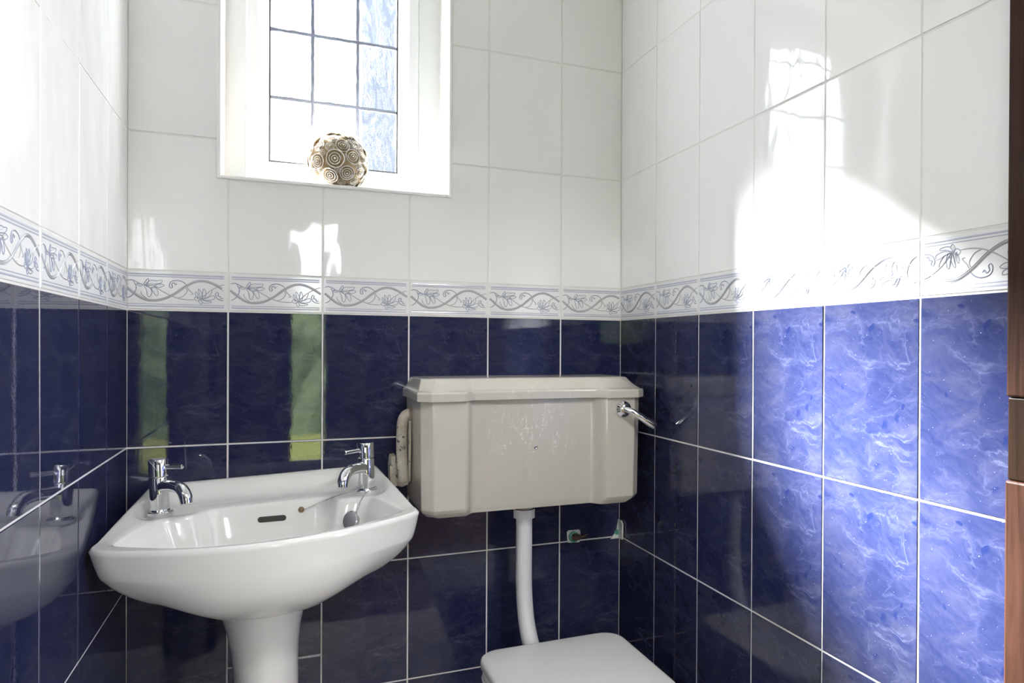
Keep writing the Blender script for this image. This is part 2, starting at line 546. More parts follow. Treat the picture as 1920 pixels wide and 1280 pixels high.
def to_mesh(bm, name, mat):
    me = bpy.data.meshes.new(name); bmesh.ops.recalc_face_normals(bm, faces=bm.faces[:]); bm.to_mesh(me); bm.free()
    me.materials.append(M[mat]); return me


def relief(width):
    """three shared meshes: vine, leaves, bands; cut off at the tile's width"""
    key = ('rel', round(width, 4))
    if key in mesh_cache: return mesh_cache[key]
    um = -BW / 2 + width - .001
    b1, b2, b3 = bmesh.new(), bmesh.new(), bmesh.new()
    for c in THICK:
        cc = catmull([uvp(*p) for p in c], 5)
        n = len(cc)
        nr = []
        for i, p in enumerate(cc):
            t = (cc[min(i + 1, n - 1)] - cc[max(i - 1, 0)]).normalized(); nr.append(Vector((-t.y, t.x)))
        ribbon(b1, cc, .0016, .0011, umax=um, taper=False)
        ribbon(b2, [p + q * .0021 for p, q in zip(cc, nr)], .0006, .0008, umax=um, taper=False)
        ribbon(b2, [p - q * .0021 for p, q in zip(cc, nr)], .0006, .0008, umax=um, taper=False)
    for c in THIN_V: ribbon(b1, catmull([uvp(*p) for p in c], 5), .0011, .0010, umax=um)
    for c in THIN_L: ribbon(b2, catmull([uvp(*p) for p in c], 5), .0011, .0010, umax=um)
    for c in PETALS:
        ribbon(b2, catmull([uvp(*p) for p in c], 4, True), .00075, .0009, closed=True, umax=um)
        m = len(c) // 2
        ribbon(b2, catmull([uvp(*c[0]), uvp(*c[0]).lerp(uvp(*c[m]), .75)], 4), .0003, .0006, umax=um)
    for v, wd in ((.92, .0022), (.865, .0016), (.14, .0012), (.085, .0019)):
        ribbon(b3, [uvp(.03, v), uvp(.3, v), uvp(.7, v), Vector((min(uvp(.97, v).x, um), uvp(.97, v).y))], wd, .0005, taper=False)
    r = (to_mesh(b1, 'vine_relief', 'vine'), to_mesh(b2, 'flower_relief', 'leaf'), to_mesh(b3, 'band_relief', 'band'))
    mesh_cache[key] = r
    return r


def lay(wall):
    root, MW = WALLS[wall]
    cols = COLS[wall]
    for kind, z0, z1 in ROWS:
        for ci in range(len(cols) - 1):
            a, b = cols[ci], cols[ci + 1]
            y0, y1 = z0, z1
            if wall == 'back' and ci == 1 and kind == 'blue_tile' and z0 < .5:      # one column was laid with a higher joint
                if z0 == 0: y1 = .3975
                else: y0 = .3975
            u0, u1, v0, v1 = a + GR / 2, b - GR / 2, y0 + GR / 2, y1 - GR / 2
            poly = clip_hole(u0, u1, v0, v1, (OX0, OX1, OZ0, OZ1)) if wall == 'back' else rect_poly(u0, u1, v0, v1)
            if poly is None: continue
            # local origin: where the centre of the uncut tile would sit
            cu = (u0 + u1) / 2; wdt = u1 - u0
            first, last = ci == 0, ci == len(cols) - 2
            if last and wdt < .195: cu = u0 + .0997
            if first and wdt < .195: cu = u1 - .0997
            cv = (v0 + v1) / 2
            loc = [(round(p[0] - cu, 5), round(p[1] - cv, 5)) for p in poly]
            key = (kind, tuple(loc))
            if key not in mesh_cache: mesh_cache[key] = tile_mesh(kind, loc, MATS[kind], t=.0009, bev=.0010)
            jit = Matrix.Rotation(random.gauss(0, .0016), 4, 'X') @ Matrix.Rotation(random.gauss(0, .0016), 4, 'Y')
            mw = MW @ Matrix.Translation((cu, cv, .0003)) @ jit
            if kind == 'border_tile':
                t = inst('border_tile', mesh_cache[key], root, mw)
                turn = Matrix.Identity(4)
                if wall == 'right' and ci >= 3: turn = Matrix.Rotation(math.pi, 4, 'Z')
                full = wdt if not (last and wdt < .195) else wdt
                cut = BW if (wall == 'right' and ci >= 3 and ci < 5) or wdt > .195 else full
                if wall == 'right' and ci == 5: cut = BW; 
                for me in relief(cut):
                    if wall == 'right' and ci == 5 and me.name.startswith(('vine', 'flower', 'band')):
                        me = me.copy(); bmx = bmesh.new(); bmx.from_mesh(me)
                        lim = BW / 2 - wdt + .001
                        bmesh.ops.delete(bmx, geom=[v for v in bmx.verts if v.co.x < lim], context='VERTS')
                        bmx.to_mesh(me); bmx.free()
                    inst(me.name.split('.')[0], me, t, turn.copy())
            else:
                inst(kind, mesh_cache[key], root, mw)


for wl in WALLS: lay(wl)

# ------------------------------------------------------------------ window
win = empty('window_1', ((OX0 + OX1) / 2, .115, OZ0)); win['kind'] = 'structure'
win['label'] = 'white framed leaded window with rippled glass in the end wall'
win.matrix_world = Matrix.Identity(4)
FY = .115                                        # room-side face of the fixed frame
SX0, SX1, SZ0, SZ1 = .2286, .6405, 1.530, 2.18  # sash outline
GX0, GX1, GZ0, GZ1 = .2785, .5905, 1.5855, 2.13  # glass outline
for b in ((OX0, SX0 - .002, FY, FY + .055, OZ0, OZ1), (SX1 + .002, OX1, FY, FY + .055, OZ0, OZ1), (SX0 - .002, SX1 + .002, FY, FY + .055, SZ1 + .002, OZ1), (SX0 - .002, SX1 + .002, FY, FY + .055, OZ0, SZ0 - .002)):
    obj('frame_rail', boxes(b, bev=.002), 'upvc', win)
sash = bmesh.new()
SY = FY - .012


def ring_frame(bm, o, i):
    """o, i: lists of (x0,x1,z0,z1,y) profile steps from outside to glass"""
    R = []
    for x0, x1, z0, z1, y in o + i:
        R.append([bm.verts.new(p) for p in ((x0, y, z0), (x1, y, z0), (x1, y, z1), (x0, y, z1))])
    for a, b in zip(R, R[1:]):
        for k in range(4): bm.faces.new((a[k], a[(k + 1) % 4], b[(k + 1) % 4], b[k]))
    for k in range(4): bm.faces.new((R[-1][k], R[-1][(k + 1) % 4], R[0][(k + 1) % 4], R[0][k]))


def rc(d, y): return (SX0 + d, SX1 - d, SZ0 + d, SZ1 - d, y)


ring_frame(sash, [rc(0, FY + .045), rc(0, SY + .003), rc(.003, SY)], [rc(.024, SY), rc(.029, SY + .004), (GX0 - .004, GX1 + .004, GZ0 - .004, GZ1 + .004, SY + .016), (GX0, GX1, GZ0, GZ1, SY + .020), (GX0, GX1, GZ0, GZ1, FY + .045)])
sash = obj('sash', sash, 'upvc', win)
gsk = bmesh.new()
g = .0042
for b in ((GX0, GX0 + g, SY + .0205, SY + .0215, GZ0, GZ1), (GX1 - g, GX1, SY + .0205, SY + .0215, GZ0, GZ1), (GX0 + g, GX1 - g, SY + .0205, SY + .0215, GZ0, GZ0 + g), (GX0 + g, GX1 - g, SY + .0205, SY + .0215, GZ1 - g, GZ1)): box(gsk, *b)
obj('gasket', gsk, 'gasket', sash)
xs = [GX0, .3795, .4885, GX1]; zs = [GZ0, 1.7465, 1.9145, 2.0825, GZ1]
for i in range(3):
    for j in range(4):
        obj('pane', boxes((xs[i], xs[i + 1], SY + .024, SY + .0265, zs[j], zs[j + 1])), 'glass', sash)


def flat(bm):
    for v in bm.verts: v.co.y = SY + .0235 + (v.co.y - SY - .0235) * .3


for i in (1, 2):
    bm = bmesh.new(); wob = [Vector((xs[i] + random.gauss(0, .0004), SY + .0235, GZ0 + (GZ1 - GZ0) * k / 40)) for k in range(41)]
    tube(bm, wob, [.0046 + random.gauss(0, .0004) for _ in wob], 6); flat(bm); o = obj('lead_strip', bm, 'lead', sash)
for j in (1, 2, 3):
    bm = bmesh.new(); wob = [Vector((GX0 + (GX1 - GX0) * k / 30, SY + .0235, zs[j] + random.gauss(0, .0004))) for k in range(31)]
    tube(bm, wob, [.0046 + random.gauss(0, .0004) for _ in wob], 6); flat(bm); o = obj('lead_strip', bm, 'lead', sash)
sill = obj('window_sill', boxes((OX0 + .001, OX1 - .001, -.004, FY, OZ0 - .006, OZ0 + .0005), bev=.002), 'upvc', win)
tr = .0075
for b in ((OX0 - tr, OX0 + .001, -.0055, .004, OZ0 - tr, OZ1), (OX1 - .001, OX1 + tr, -.0055, .004, OZ0 - tr, OZ1), (OX0 + .001, OX1 - .001, -.0055, .003, OZ0 - tr, OZ0 + .001)):
    obj('tile_trim', boxes(b, bev=.0022), 'upvc', win)
# painted lining of the reveal
for b in ((OX0, OX0 + .002, .003, FY, OZ0 + .001, OZ1), (OX1 - .002, OX1, .003, FY, OZ0 + .001, OZ1)):
    obj('reveal_lining', boxes(b), 'upvc', win)

# ------------------------------------------------------------------ wash basin
TAU = .038
BO = Vector((.2865, 0, .793))
basin = empty('wash_basin', BO, (0, -TAU, 0))
tag(basin, 'white ceramic wash basin with two chrome taps below the window', 'wash basin')
BM_ = basin.matrix_basis.copy()


def chaikin(pts, it=3, closed=True):
    for _ in range(it):
        q = []
        for i in range(len(pts)):
            a, b = Vector(pts[i]), Vector(pts[(i + 1) % len(pts)])
            q += [a.lerp(b, .25), a.lerp(b, .75)]
        pts = q
    return pts


def mirror(half):
    """half outline x>=0 from back centre to front centre -> full loop"""
    return [(x, y) for x, y in half] + [(-x, y) for x, y in half[::-1] if x > 1e-6]


OUT = chaikin(mirror([(0, -.001), (.15, -.001), (.215, -.001), (.232, -.001), (.238, -.012), (.247, -.07), (.266, -.2), (.279, -.315), (.283, -.345), (.276, -.366), (.25, -.388), (.164, -.432), (.08, -.459), (0, -.467)]))
OPN = chaikin(mirror([(0, -.117), (.08, -.117), (.118, -.122), (.132, -.142), (.142, -.163), (.165, -.168), (.192, -.170), (.208, -.186), (.222, -.235), (.246, -.315), (.249, -.336), (.24, -.352), (.15, -.412), (.08, -.436), (0, -.444)]), 2)
CO, CI = Vector((0, -.22)), Vector((0, -.285))


def radial(poly, c, th):
    d = Vector((math.cos(th), math.sin(th))); best = 0
    for i in range(len(poly)):
        a, b = poly[i] - c, poly[(i + 1) % len(poly)] - c
        e = b - a; den = d.x * e.y - d.y * e.x
        if abs(den) < 1e-12: continue
        t = (a.x * e.y - a.y * e.x) / den; s = (a.x * d.y - a.y * d.x) / den
        if -1e-6 <= s <= 1 + 1e-6 and t > best: best = t
    return c + d * best


NT = 160
# angles denser near the corners: sample outer loop by arclength
def resample(poly, n):
    L = [0]
    for i in range(len(poly)): L.append(L[-1] + (poly[(i + 1) % len(poly)] - poly[i]).length)
    out = []; j = 0
    for k in range(n):
        s = L[-1] * k / n
        while L[j + 1] < s: j += 1
        t = (s - L[j]) / max(1e-9, L[j + 1] - L[j])
        out.append(poly[j].lerp(poly[(j + 1) % len(poly)], t))
    return out


RO = resample(OUT, NT)
RI = [radial(OPN, CI, math.atan2(p.y - CI.y, p.x - CI.x)) for p in RO]


def rim_h(p, edge_d):
    """height of the deck above the front rim: upstand along the wall, falling away along the sides"""
    e = .043 * max(0, min(1, 1 + (p.y + .015) / .30)) ** 1.05
    k = max(0, 1 - edge_d / .072)
    side = k * k * (3 - 2 * k)
    for sx in (-1, 1):
        q = max(0, min(1, ((p - Vector((sx * .202, -.140))).length - .030) / .035))
        q = q * q * (3 - 2 * q); k2 = max(0, min(1, (edge_d - .012) / .02))
        side *= 1 - (1 - q) * k2
    return e * side


def poly_dist(p, poly):
    best = 9
    for i in range(0, len(poly)):
        a, b = poly[i], poly[(i + 1) % len(poly)]
        ab = b - a; t = max(0, min(1, (p - a).dot(ab) / max(1e-12, ab.length_squared)))
        best = min(best, (p - (a + ab * t)).length)
    return best


rings = []
# underside, from pedestal upwards
def ell(p, rx, ry, c):
    th = math.atan2((p.y - CO.y) / 1.0, p.x - CO.x)
    return Vector((c.x + rx * math.cos(th), c.y + ry * math.sin(th)))


fs = (.24, .34, .48, .62, .77, .88, .945, .962, .984, 1.0)
zk = (-.186, -.181, -.163, -.139, -.115, -.086, -.060, -.050, -.026, -.0055)
zf = (-.186, -.183, -.173, -.157, -.133, -.102, -.068, -.052, -.027, -.0055)
tt = (1, 1, .92, .75, .5, .22, .05, .02, 0, 0)
prof_u = [(a.x, a.y, b.x, b.y) for a, b in zip(catmull(list(zip(fs, zk)), 3), catmull(list(zip(zf, tt)), 3))]
for f, zkink, zfull, t in prof_u:
    r = []
    for p in RO:
        q = CO + (p - CO) * f
        e = ell(p, .30 * f, .26 * f, Vector((0, -.213)))
        q = q.lerp(e, max(0, min(1, t)))
        c = max(0, min(1, (abs(p.x) - .10) / .15)); c = c * c * (3 - 2 * c)
        z = zfull + (zkink - zfull) * c
        zz = z + rim_h(p, 0) * max(0, min(1, (f - .93) / .07))
        q.y = min(q.y, -.002)
        r.append(Vector((q.x, q.y, zz)))
    rings.append(r)
# rim and deck
for s in (.0, .04, .1, .2, .3, .4, .5, .6, .7, .8, .9, .96, 1):
    r = []
    for p, q in zip(RO, RI):
        ins = (CO - p).normalized()
        p2 = p + ins * .0045
        x = p2.lerp(q, s)
        ed = poly_dist(x, OUT)
        h = rim_h(x, ed)
        # gentle roll of the deck into the bowl
        wdt = (q - p2).length
        lip = -.0025 * max(0, 1 - (1 - s) * wdt / .012) ** 2
        r.append(Vector((x.x, x.y, h + lip + (.0 if s > 0 else -.0008))))
    rings.append(r)
for f, z in ((.985, -.008), (.965, -.018), (.94, -.035), (.905, -.06), (.85, -.088), (.76, -.112), (.62, -.131), (.45, -.143), (.25, -.150), (.1, -.152)):
    rings.append([Vector((CI.x + (q.x - CI.x) * f, (CI.y + .01 * (1 - f)) + (q.y - CI.y) * f, z)) for q in RI])
bm = bmesh.new(); loft(bm, rings)
bowl = obj('bowl', bm, 'ceramic', basin, smooth=True)
bm = bmesh.new(); lathe(bm, [(.030, -.1525), (.030, -.1495), (.024, -.149), (.02, -.1515)], 32, (CI.x, CI.y)); obj('waste_ring', bm, 'chrome', basin, True)
# depth lookup on the finished bowl, in basin-local space
bt = BVHTree.FromPolygons([v.co.copy() for v in bowl.data.vertices], [tuple(p.vertices) for p in bowl.data.polygons])
BI = BM_.inverted()


def hit(u, v):
    o = BI @ CAM; d = (BI.to_3x3() @ ray(u, v)).normalized()
    h = bt.ray_cast(o, d)
    return h[0], h[1]


# overflow slot in the bowl: solid dark piece, the hole's shade as colour
a, n1 = hit(489, 974); b, n2 = hit(531, 970.5)
nn = (n1 + n2).normalized()
if nn.y > 0: nn = -nn
ax = (b - a).normalized(); upv = nn.cross(ax)
if upv.z < 0: upv = -upv
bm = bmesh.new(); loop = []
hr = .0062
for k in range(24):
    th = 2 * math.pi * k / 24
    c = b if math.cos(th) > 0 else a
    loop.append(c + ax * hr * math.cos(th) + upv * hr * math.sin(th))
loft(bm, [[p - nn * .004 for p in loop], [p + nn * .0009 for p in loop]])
ov = obj('overflow_slot', bm, 'dark', basin); ov['label'] = 'oval overflow slot with its inner shade as dark colour'


def make_tap(sign):
    """pillar tap: body mesh with base, spout and lever as its pieces"""
    bm = bmesh.new()
    lathe(bm, [(.0165, .008), (.0178, .010), (.0178, .078), (.0172, .0792)], 40)
    body = bpy.data.objects.new('tap', None)
    tap = obj('tap', bm, 'chrome', basin); smooth_angle(tap)
    tap['label'] = 'chrome pillar tap'
    tap.location = (sign * .202, -.140, .0008)
    bm = bmesh.new(); lathe(bm, [(.0225, 0), (.0238, .002), (.0238, .0085), (.0225, .0098), (.017, .010)], 40); smooth_angle(obj('base_plate', bm, 'chrome', tap))
    bm = bmesh.new(); lathe(bm, [(.0172, .0802), (.0180, .0812), (.0180, .113), (.0170, .1145), (.010, .1148)], 40); smooth_angle(obj('handle', bm, 'chrome', tap))
    d = Vector((-sign * .62, -.785, 0)).normalized()
    path = catmull([d * .008 + Vector((0, 0, .060)), d * .03 + Vector((0, 0, .0625)), d * .055 + Vector((0, 0, .0635)), d * .075 + Vector((0, 0, .059)), d * .087 + Vector((0, 0, .046)), d * .090 + Vector((0, 0, .033))], 6)
    bm = bmesh.new(); tube(bm, path, [.0125] * 6 + [.012] * (len(path) - 6), 24); smooth_angle(obj('spout', bm, 'chrome', tap))
    e = Vector((-sign * .86, -.5, 0)).normalized()
    bm = bmesh.new(); tube(bm, [e * .012 + Vector((0, 0, .099)), e * .03 + Vector((0, 0, .099)), e * .0525 + Vector((0, 0, .099)), e * .0535 + Vector((0, 0, .099))], [.0048, .0048, .0048, .004], 16); smooth_angle(obj('lever', bm, 'chrome', tap))
    return tap


tapL = make_tap(-1); tapR = make_tap(1)

# plug on its chain, lying in the bowl
plug = empty('basin_plug', BO, (0, -TAU, 0))
tag(plug, 'chrome sink plug on a bead chain looped round the right-hand tap', 'plug')
eye, en = hit(565, 955)
if en.y > 0: en = -en
bm = bmesh.new(); tube(bm, [eye - en * .002, eye + en * .002, eye + en * .005, eye + en * .007], [.0065, .0065, .005, .002], 16); obj('eyelet', bm, 'brass', plug, True)
pl, pn = hit(659, 975)
tc_ = Vector((.202, -.140, 0))
ringpts = []
p0 = eye + en * .007 + Vector((.006, 0, -.001))
Rr = .0205
angs = [math.pi * (.98 - 1.0 * k / 10) for k in range(0, 0)]
chain = [p0]
pA = tc_ + Vector((-Rr, -.004, .0125))
for k in range(1, 7): chain.append(p0.lerp(pA, k / 6) + Vector((0, 0, .003 * math.sin(math.pi * k / 6))))
for k in range(1, 13):                       # behind the tap and round to its front
    th = math.pi - .19 - k * (1.0 * math.pi + 1.0) / 12
    chain.append(tc_ + Vector((Rr * math.cos(th), Rr * math.sin(th), .0125)))
last = chain[-1]
ptop = pl + Vector((.009, -.004, .026))
mid = tc_ + Vector((-.012, -.030, .004))
chain.append(last.lerp(mid, .6))
for u, v in ((678, 938), (674, 948), (669, 962)):
    hp, hn = hit(u, v)
    if hn.y > 0: hn = -hn
    chain.append(hp + hn * .004)
chain = catmull(chain, 6)
# lift the hanging length clear of the china
bm = bmesh.new(); acc = 0; prevp = chain[0]; step = .0036
bmesh.ops.create_icosphere(bm, subdivisions=1, radius=.0017, matrix=Matrix.Translation(prevp))
for p in chain[1:]:
    seg = (p - prevp).length
    while acc + seg >= step:
        t = (step - acc) / seg; prevp = prevp.lerp(p, t); seg = (p - prevp).length; acc = 0
        hh = bt.ray_cast(prevp + Vector((0, 0, .05)), Vector((0, 0, -1)))
        q = prevp.copy()
        if hh[0] is not None and q.z < hh[0].z + .0020: q.z = hh[0].z + .0020
        bmesh.ops.create_icosphere(bm, subdivisions=1, radius=.0017, matrix=Matrix.Translation(q))
    acc += seg; prevp = p
ch = obj('bead_chain', bm, 'dullchrome', plug, True)
if pn.z < 0: pn = -pn
bm = bmesh.new(); lathe(bm, [(.014, -.010), (.017, -.002), (.0165, 0), (.0205, .001), (.0205, .004), (.0185, .0055), (.010, .0048)], 32)
pdir = Vector((-.72, -.62, .30)).normalized()
pc = pl + pn * .012
pq = pdir.to_track_quat('Z', 'Y').to_matrix().to_4x4()
for v in bm.verts: v.co = pc + pq.to_3x3() @ v.co
smooth_angle(obj('plug', bm, 'dullchrome', plug))

# pedestal
ped = empty('basin_pedestal', (BO.x, 0, 0))
tag(ped, 'white ceramic pedestal flaring up under the wash basin', 'pedestal')
bm = bmesh.new(); R = []
for z, rx, ry in ((0, .098, .10), (.012, .098, .10), (.03, .09, .092), (.07, .073, .078), (.15, .063, .070), (.28, .060, .068), (.42, .0605, .069), (.48, .0625, .071), (.52, .0655, .073), (.555, .0705, .076), (.58, .0765, .079), (.60, .083, .082), (.6055, .0865, .083)):
    cx = -.0385 * (z - .45) + (.2835 - BO.x) 
    R.append([Vector((cx + rx * math.cos(2 * math.pi * k / 64), -.195 + ry * math.sin(2 * math.pi * k / 64), z + (.0 if z < .5 else -.006 * 0 + .038 * rx * math.cos(2 * math.pi * k / 64) * (z - .5) / .1))) for k in range(64)])
loft(bm, R); smooth_angle(obj('column', bm, 'ceramic', ped), 40)

# ------------------------------------------------------------------ cistern
CX = .868
cis = empty('toilet_cistern', (CX, 0, .75))
tag(cis, 'aged cream ceramic toilet cistern with stepped front fixed on the navy tiles', 'cistern')


def cis_outline(hw, D, ch, px, rec, slope, cv=5):
    """plan outline (x,y) with chamfered corners and recessed centre"""
    pts = [(-hw, -.003), (-hw, -D + ch), (-hw + ch, -D), (-px, -D)]
    # concave sweep into the recess
    for k in range(1, cv + 1):
        t = k / cv
        pts.append((-px + slope * t, -D + rec * (t * t * (3 - 2 * t))))
    m = [(-x, y) for x, y in pts[::-1]]
    return pts + m


def ring3(out, z, dz=None):
    return [Vector((x, y, z)) for x, y in out]


bm = bmesh.new()
o0 = cis_outline(.253, .204, .022, .172, .024, .028)
o1 = cis_outline(.266, .217, .022, .173, .034, .026)
o2 = cis_outline(.2695, .2215, .023, .174, .036, .026)
o3 = cis_outline(.272, .2235, .023, .174, .036, .026)
loft(bm, [ring3(o0, -.004), ring3(o1, .008), ring3(o2, .016), ring3(o3, .26)])
body = obj('tank', bm, 'cistern', cis)
bv = body.modifiers.new('edge', 'BEVEL'); bv.width = .002; bv.segments = 2; bv.limit_method = 'ANGLE'; bv.angle_limit = math.radians(30)
smooth_angle(body, 26)
bm = bmesh.new()
L0 = cis_outline(.273, .225, .026, .178, .028, .03)
L1 = cis_outline(.281, .233, .026, .180, .028, .03)
L2 = cis_outline(.279, .231, .026, .180, .028, .03)
rr = [ring3(L0, .2575), ring3(L1, .2585), ring3(L1, .276), ring3(L2, .2795)]
for k in range(1, 7):
    t = k / 6
    f = 1 - (1 - t) ** 2.2        # cove: steep near the top plateau
    ins = .060 * t; iz = .2795 + .0265 * (t ** 1.6)
    rr.append(ring3(cis_outline(.279 - .017 * t, .231 - .056 * t, .026 + .004 * t, .180 - .012 * t, .028 - .016 * t, .03 - .004 * t), iz))
rr.append(ring3(cis_outline(.256, .168, .03, .166, .011, .026), .3075))
loft(bm, rr)
lid = obj('cistern_lid', bm, 'cistern', cis)
bv = lid.modifiers.new('edge', 'BEVEL'); bv.width = .002; bv.segments = 2; bv.limit_method = 'ANGLE'; bv.angle_limit = math.radians(25)
smooth_angle(lid, 24)
# flush lever
lx, lz = .216, .231
bm = bmesh.new(); lathe(bm, [(.018, 0), (.0205, .003), (.0195, .007), (.013, .012), (.0115, .017), (.008, .019)], 32)
for v in bm.verts: v.co = Vector((lx + v.co.x, -.2225 - v.co.z, lz + v.co.y))
lev = smooth_angle(obj('flush_lever', bm, 'chrome', cis)); lev['label'] = 'chrome flush lever'
bm = bmesh.new()
P = [Vector((lx, -.236, lz)), Vector((lx + .012, -.246, lz - .004)), Vector((lx + .035, -.252, lz - .018)), Vector((lx + .058, -.253, lz - .033)), Vector((lx + .0705, -.253, lz - .041)), Vector((lx + .0745, -.253, lz - .0435))]
tube(bm, P, [.0075, .0072, .008, .0100, .0100, .005], 16)
smooth_angle(obj('handle_arm', bm, 'chrome', lev))
bm = bmesh.new(); lathe(bm, [(.0045, 0), (.0045, .002), (.0030, .003), (.0022, .002)], 20)
for v in bm.verts: v.co = Vector((.003 + v.co.x, -.1873 - v.co.z, .142 + v.co.y))
obj('screw', bm, 'dullchrome', cis, True)

# flush pipe
fp = empty('flush_pipe', (.872, -.1, .4))
tag(fp, 'white plastic flush pipe running down from the cistern to the toilet', 'pipe')
bm = bmesh.new()
pp = catmull([(.0, 0, .345), (0, 0, .25), (.0, 0, .16), (.001, -.004, .10), (.002, -.020, .045), (.003, -.052, .004), (.004, -.095, -.014), (.004, -.15, -.018)], 6)
tube(bm, pp, .0203, 28); obj('pipe', bm, 'plastic', fp, True)
bm = bmesh.new()
seg = 60
lathe(bm, [(.022, .305), (.0265, .3055), (.0268, .327), (.0255, .328)], seg)
for i, v in enumerate(bm.verts):
    if (i % seg) % 2 and Vector((v.co.x, v.co.y)).length > .026: v.co.x *= .965; v.co.y *= .965
obj('ribbed_collar', bm, 'plastic', fp)
bm = bmesh.new(); lathe(bm, [(.0215, .328), (.0215, .348)], 32); obj('outlet_spigot', bm, 'plastic', fp, True)
bm = bmesh.new(); lathe(bm, [(.0258, .3275), (.0258, .3292)], 32); obj('washer', bm, 'rust', fp, True)

# ------------------------------------------------------------------ toilet
TX, TY = .895, -.219
tz = .44
toi = empty('toilet', (TX, TY, 0))
tag(toi, 'white toilet with closed square-cornered lid below the cistern', 'toilet')


def rrect(x0, x1, y0, y1, rb, rf, n=10):
    """rounded outline; back radius rb, front radius rf"""
    out = []
    for cx, cy, r, a0 in ((x1 - rb, y1 - rb, rb, 0), (x0 + rb, y1 - rb, rb, 90), (x0 + rf, y0 + rf, rf, 180), (x1 - rf, y0 + rf, rf, 270)):
        for k in range(n + 1):
            th = math.radians(a0 + 90 * k / n); out.append(Vector((cx + r * math.cos(th), cy + r * math.sin(th))))
    return out


def slab(x0, x1, y0, y1, rb, rf, steps):
    return [[Vector((p.x, p.y, z)) for p in rrect(x0 + d, x1 - d, y0 + d, y1 - d, max(.004, rb - d), max(.004, rf - d))] for d, z in steps]


bm = bmesh.new()
loft(bm, slab(-.176, .176, -.425, .002, .050, .15, [(.003, tz - .022), (0, tz - .019), (0, tz - .008), (.0015, tz - .0035), (.005, tz - .0008), (.011, tz), (.06, tz + .0008), (.12, tz + .0012)]))
smooth_angle(obj('toilet_lid', bm, 'seat', toi), 60)
bm = bmesh.new()
loft(bm, slab(-.172, .172, -.421, -.004, .047, .146, [(.004, tz - .046), (0, tz - .042), (0, tz - .027), (.004, tz - .0235)]))
smooth_angle(obj('seat', bm, 'seat', toi), 60)
for s in (-1, 1):
    bm = bmesh.new(); tube(bm, [(s * .075 - .02, .0, tz - .031), (s * .075 + .02, .0, tz - .031)], .009, 16); smooth_angle(obj('hinge', bm, 'chrome', toi))
bm = bmesh.new()
loft(bm, [[Vector((p.x * sx, p.y * sy + oy, z)) for p in rrect(-.17, .17, -.41, .02, .05, .16)] for z, sx, sy, oy in ((0, .66, .62, -.09), (.02, .66, .62, -.09), (.10, .58, .58, -.10), (.2, .62, .66, -.09), (.30, .82, .85, -.04), (.36, .97, .97, -.01), (.39, 1, 1, -.004), (tz - .0475, .99, .99, -.004))])
smooth_angle(obj('pan', bm, 'ceramic', toi), 60)

# ------------------------------------------------------------------ overflow pipe beside the cistern
op = empty('overflow_pipe', (.577, -.07, .8))
tag(op, 'chipped cream painted pipe bending into the left end of the cistern', 'pipe')
bm = bmesh.new()
pts = catmull([(.003, .0, .008), (-.001, 0, .05), (-.002, 0, .10), (-.001, 0, .145), (.004, 0, .163), (.012, 0, .169), (.0195, 0, .170)], 6)
tube(bm, pts, [.0128] * (len(pts) - 10) + [.0132] * 10, 20); obj('painted_pipe', bm, 'pipe', op, True)
bm = bmesh.new(); tube(bm, [(.013, 0, .170), (.0185, 0, .170)], .019, 20); smooth_angle(obj('elbow_nut', bm, 'copper', op))
bm = bmesh.new(); tube(bm, [(.0145, -.012, .01), (.015, -.012, .08), (.0155, -.012, .155)], .0032, 10); obj('thin_feed_pipe', bm, 'pipe', op, True)
bm = bmesh.new()
for x0, x1, z0, z1 in ((-.024, .018, -.005, .045), (-.024, -.012, .045, .066), (-.012, .004, .045, .050)):
    box(bm, x0, x1, .028, .068, z0, z1)
for v in bm.verts: v.co += Vector((random.uniform(-.002, .002), 0, random.uniform(-.003, .003)))
obj('broken_plaster_box', bm, 'pipe', op)
bm = bmesh.new(); tube(bm, [(.003, 0, .012), (.002, .03, .004), (.002, .066, .004)], .0128, 16); obj('wall_elbow', bm, 'pipe', op, True)

# ------------------------------------------------------------------ pipe stub and filler on the tiles
st = empty('pipe_stub', (1.046, 0, .617))
tag(st, 'corroded green capped pipe stub on a white filler square beside the flush pipe', 'pipe stub')
bm = bmesh.new(); box(bm, -.0195, .0195, -.006, -.0005, -.0165, .0175)
bmesh.ops.bevel(bm, geom=bm.edges[:], offset=.003, segments=2, affect='EDGES')
for v in bm.verts: v.co += noise.noise_vector(v.co * 60) * .0022
obj('filler_square', bm, 'filler', st)
bm = bmesh.new(); lathe(bm, [(.0145, 0), (.0145, .007), (.0115, .0075), (.0105, .003)], 28)
for v in bm.verts: v.co = Vector((-.002 + v.co.x, -.005 - v.co.z, v.co.y))
smooth_angle(obj('pipe_ring', bm, 'verdigris', st))
bm = bmesh.new(); tube(bm, [(.0, -.006, -.001), (.004, -.014, .0), (.010, -.022, .001)], [.010, .009, .0075], 12); obj('corroded_cap', bm, 'rust', st)
bm = bmesh.new(); tube(bm, [(.010, -.02, .001), (.020, -.026, .004), (.029, -.030, .010)], [.0032, .0026, .0012], 8); obj('bent_nail', bm, 'rust', st)

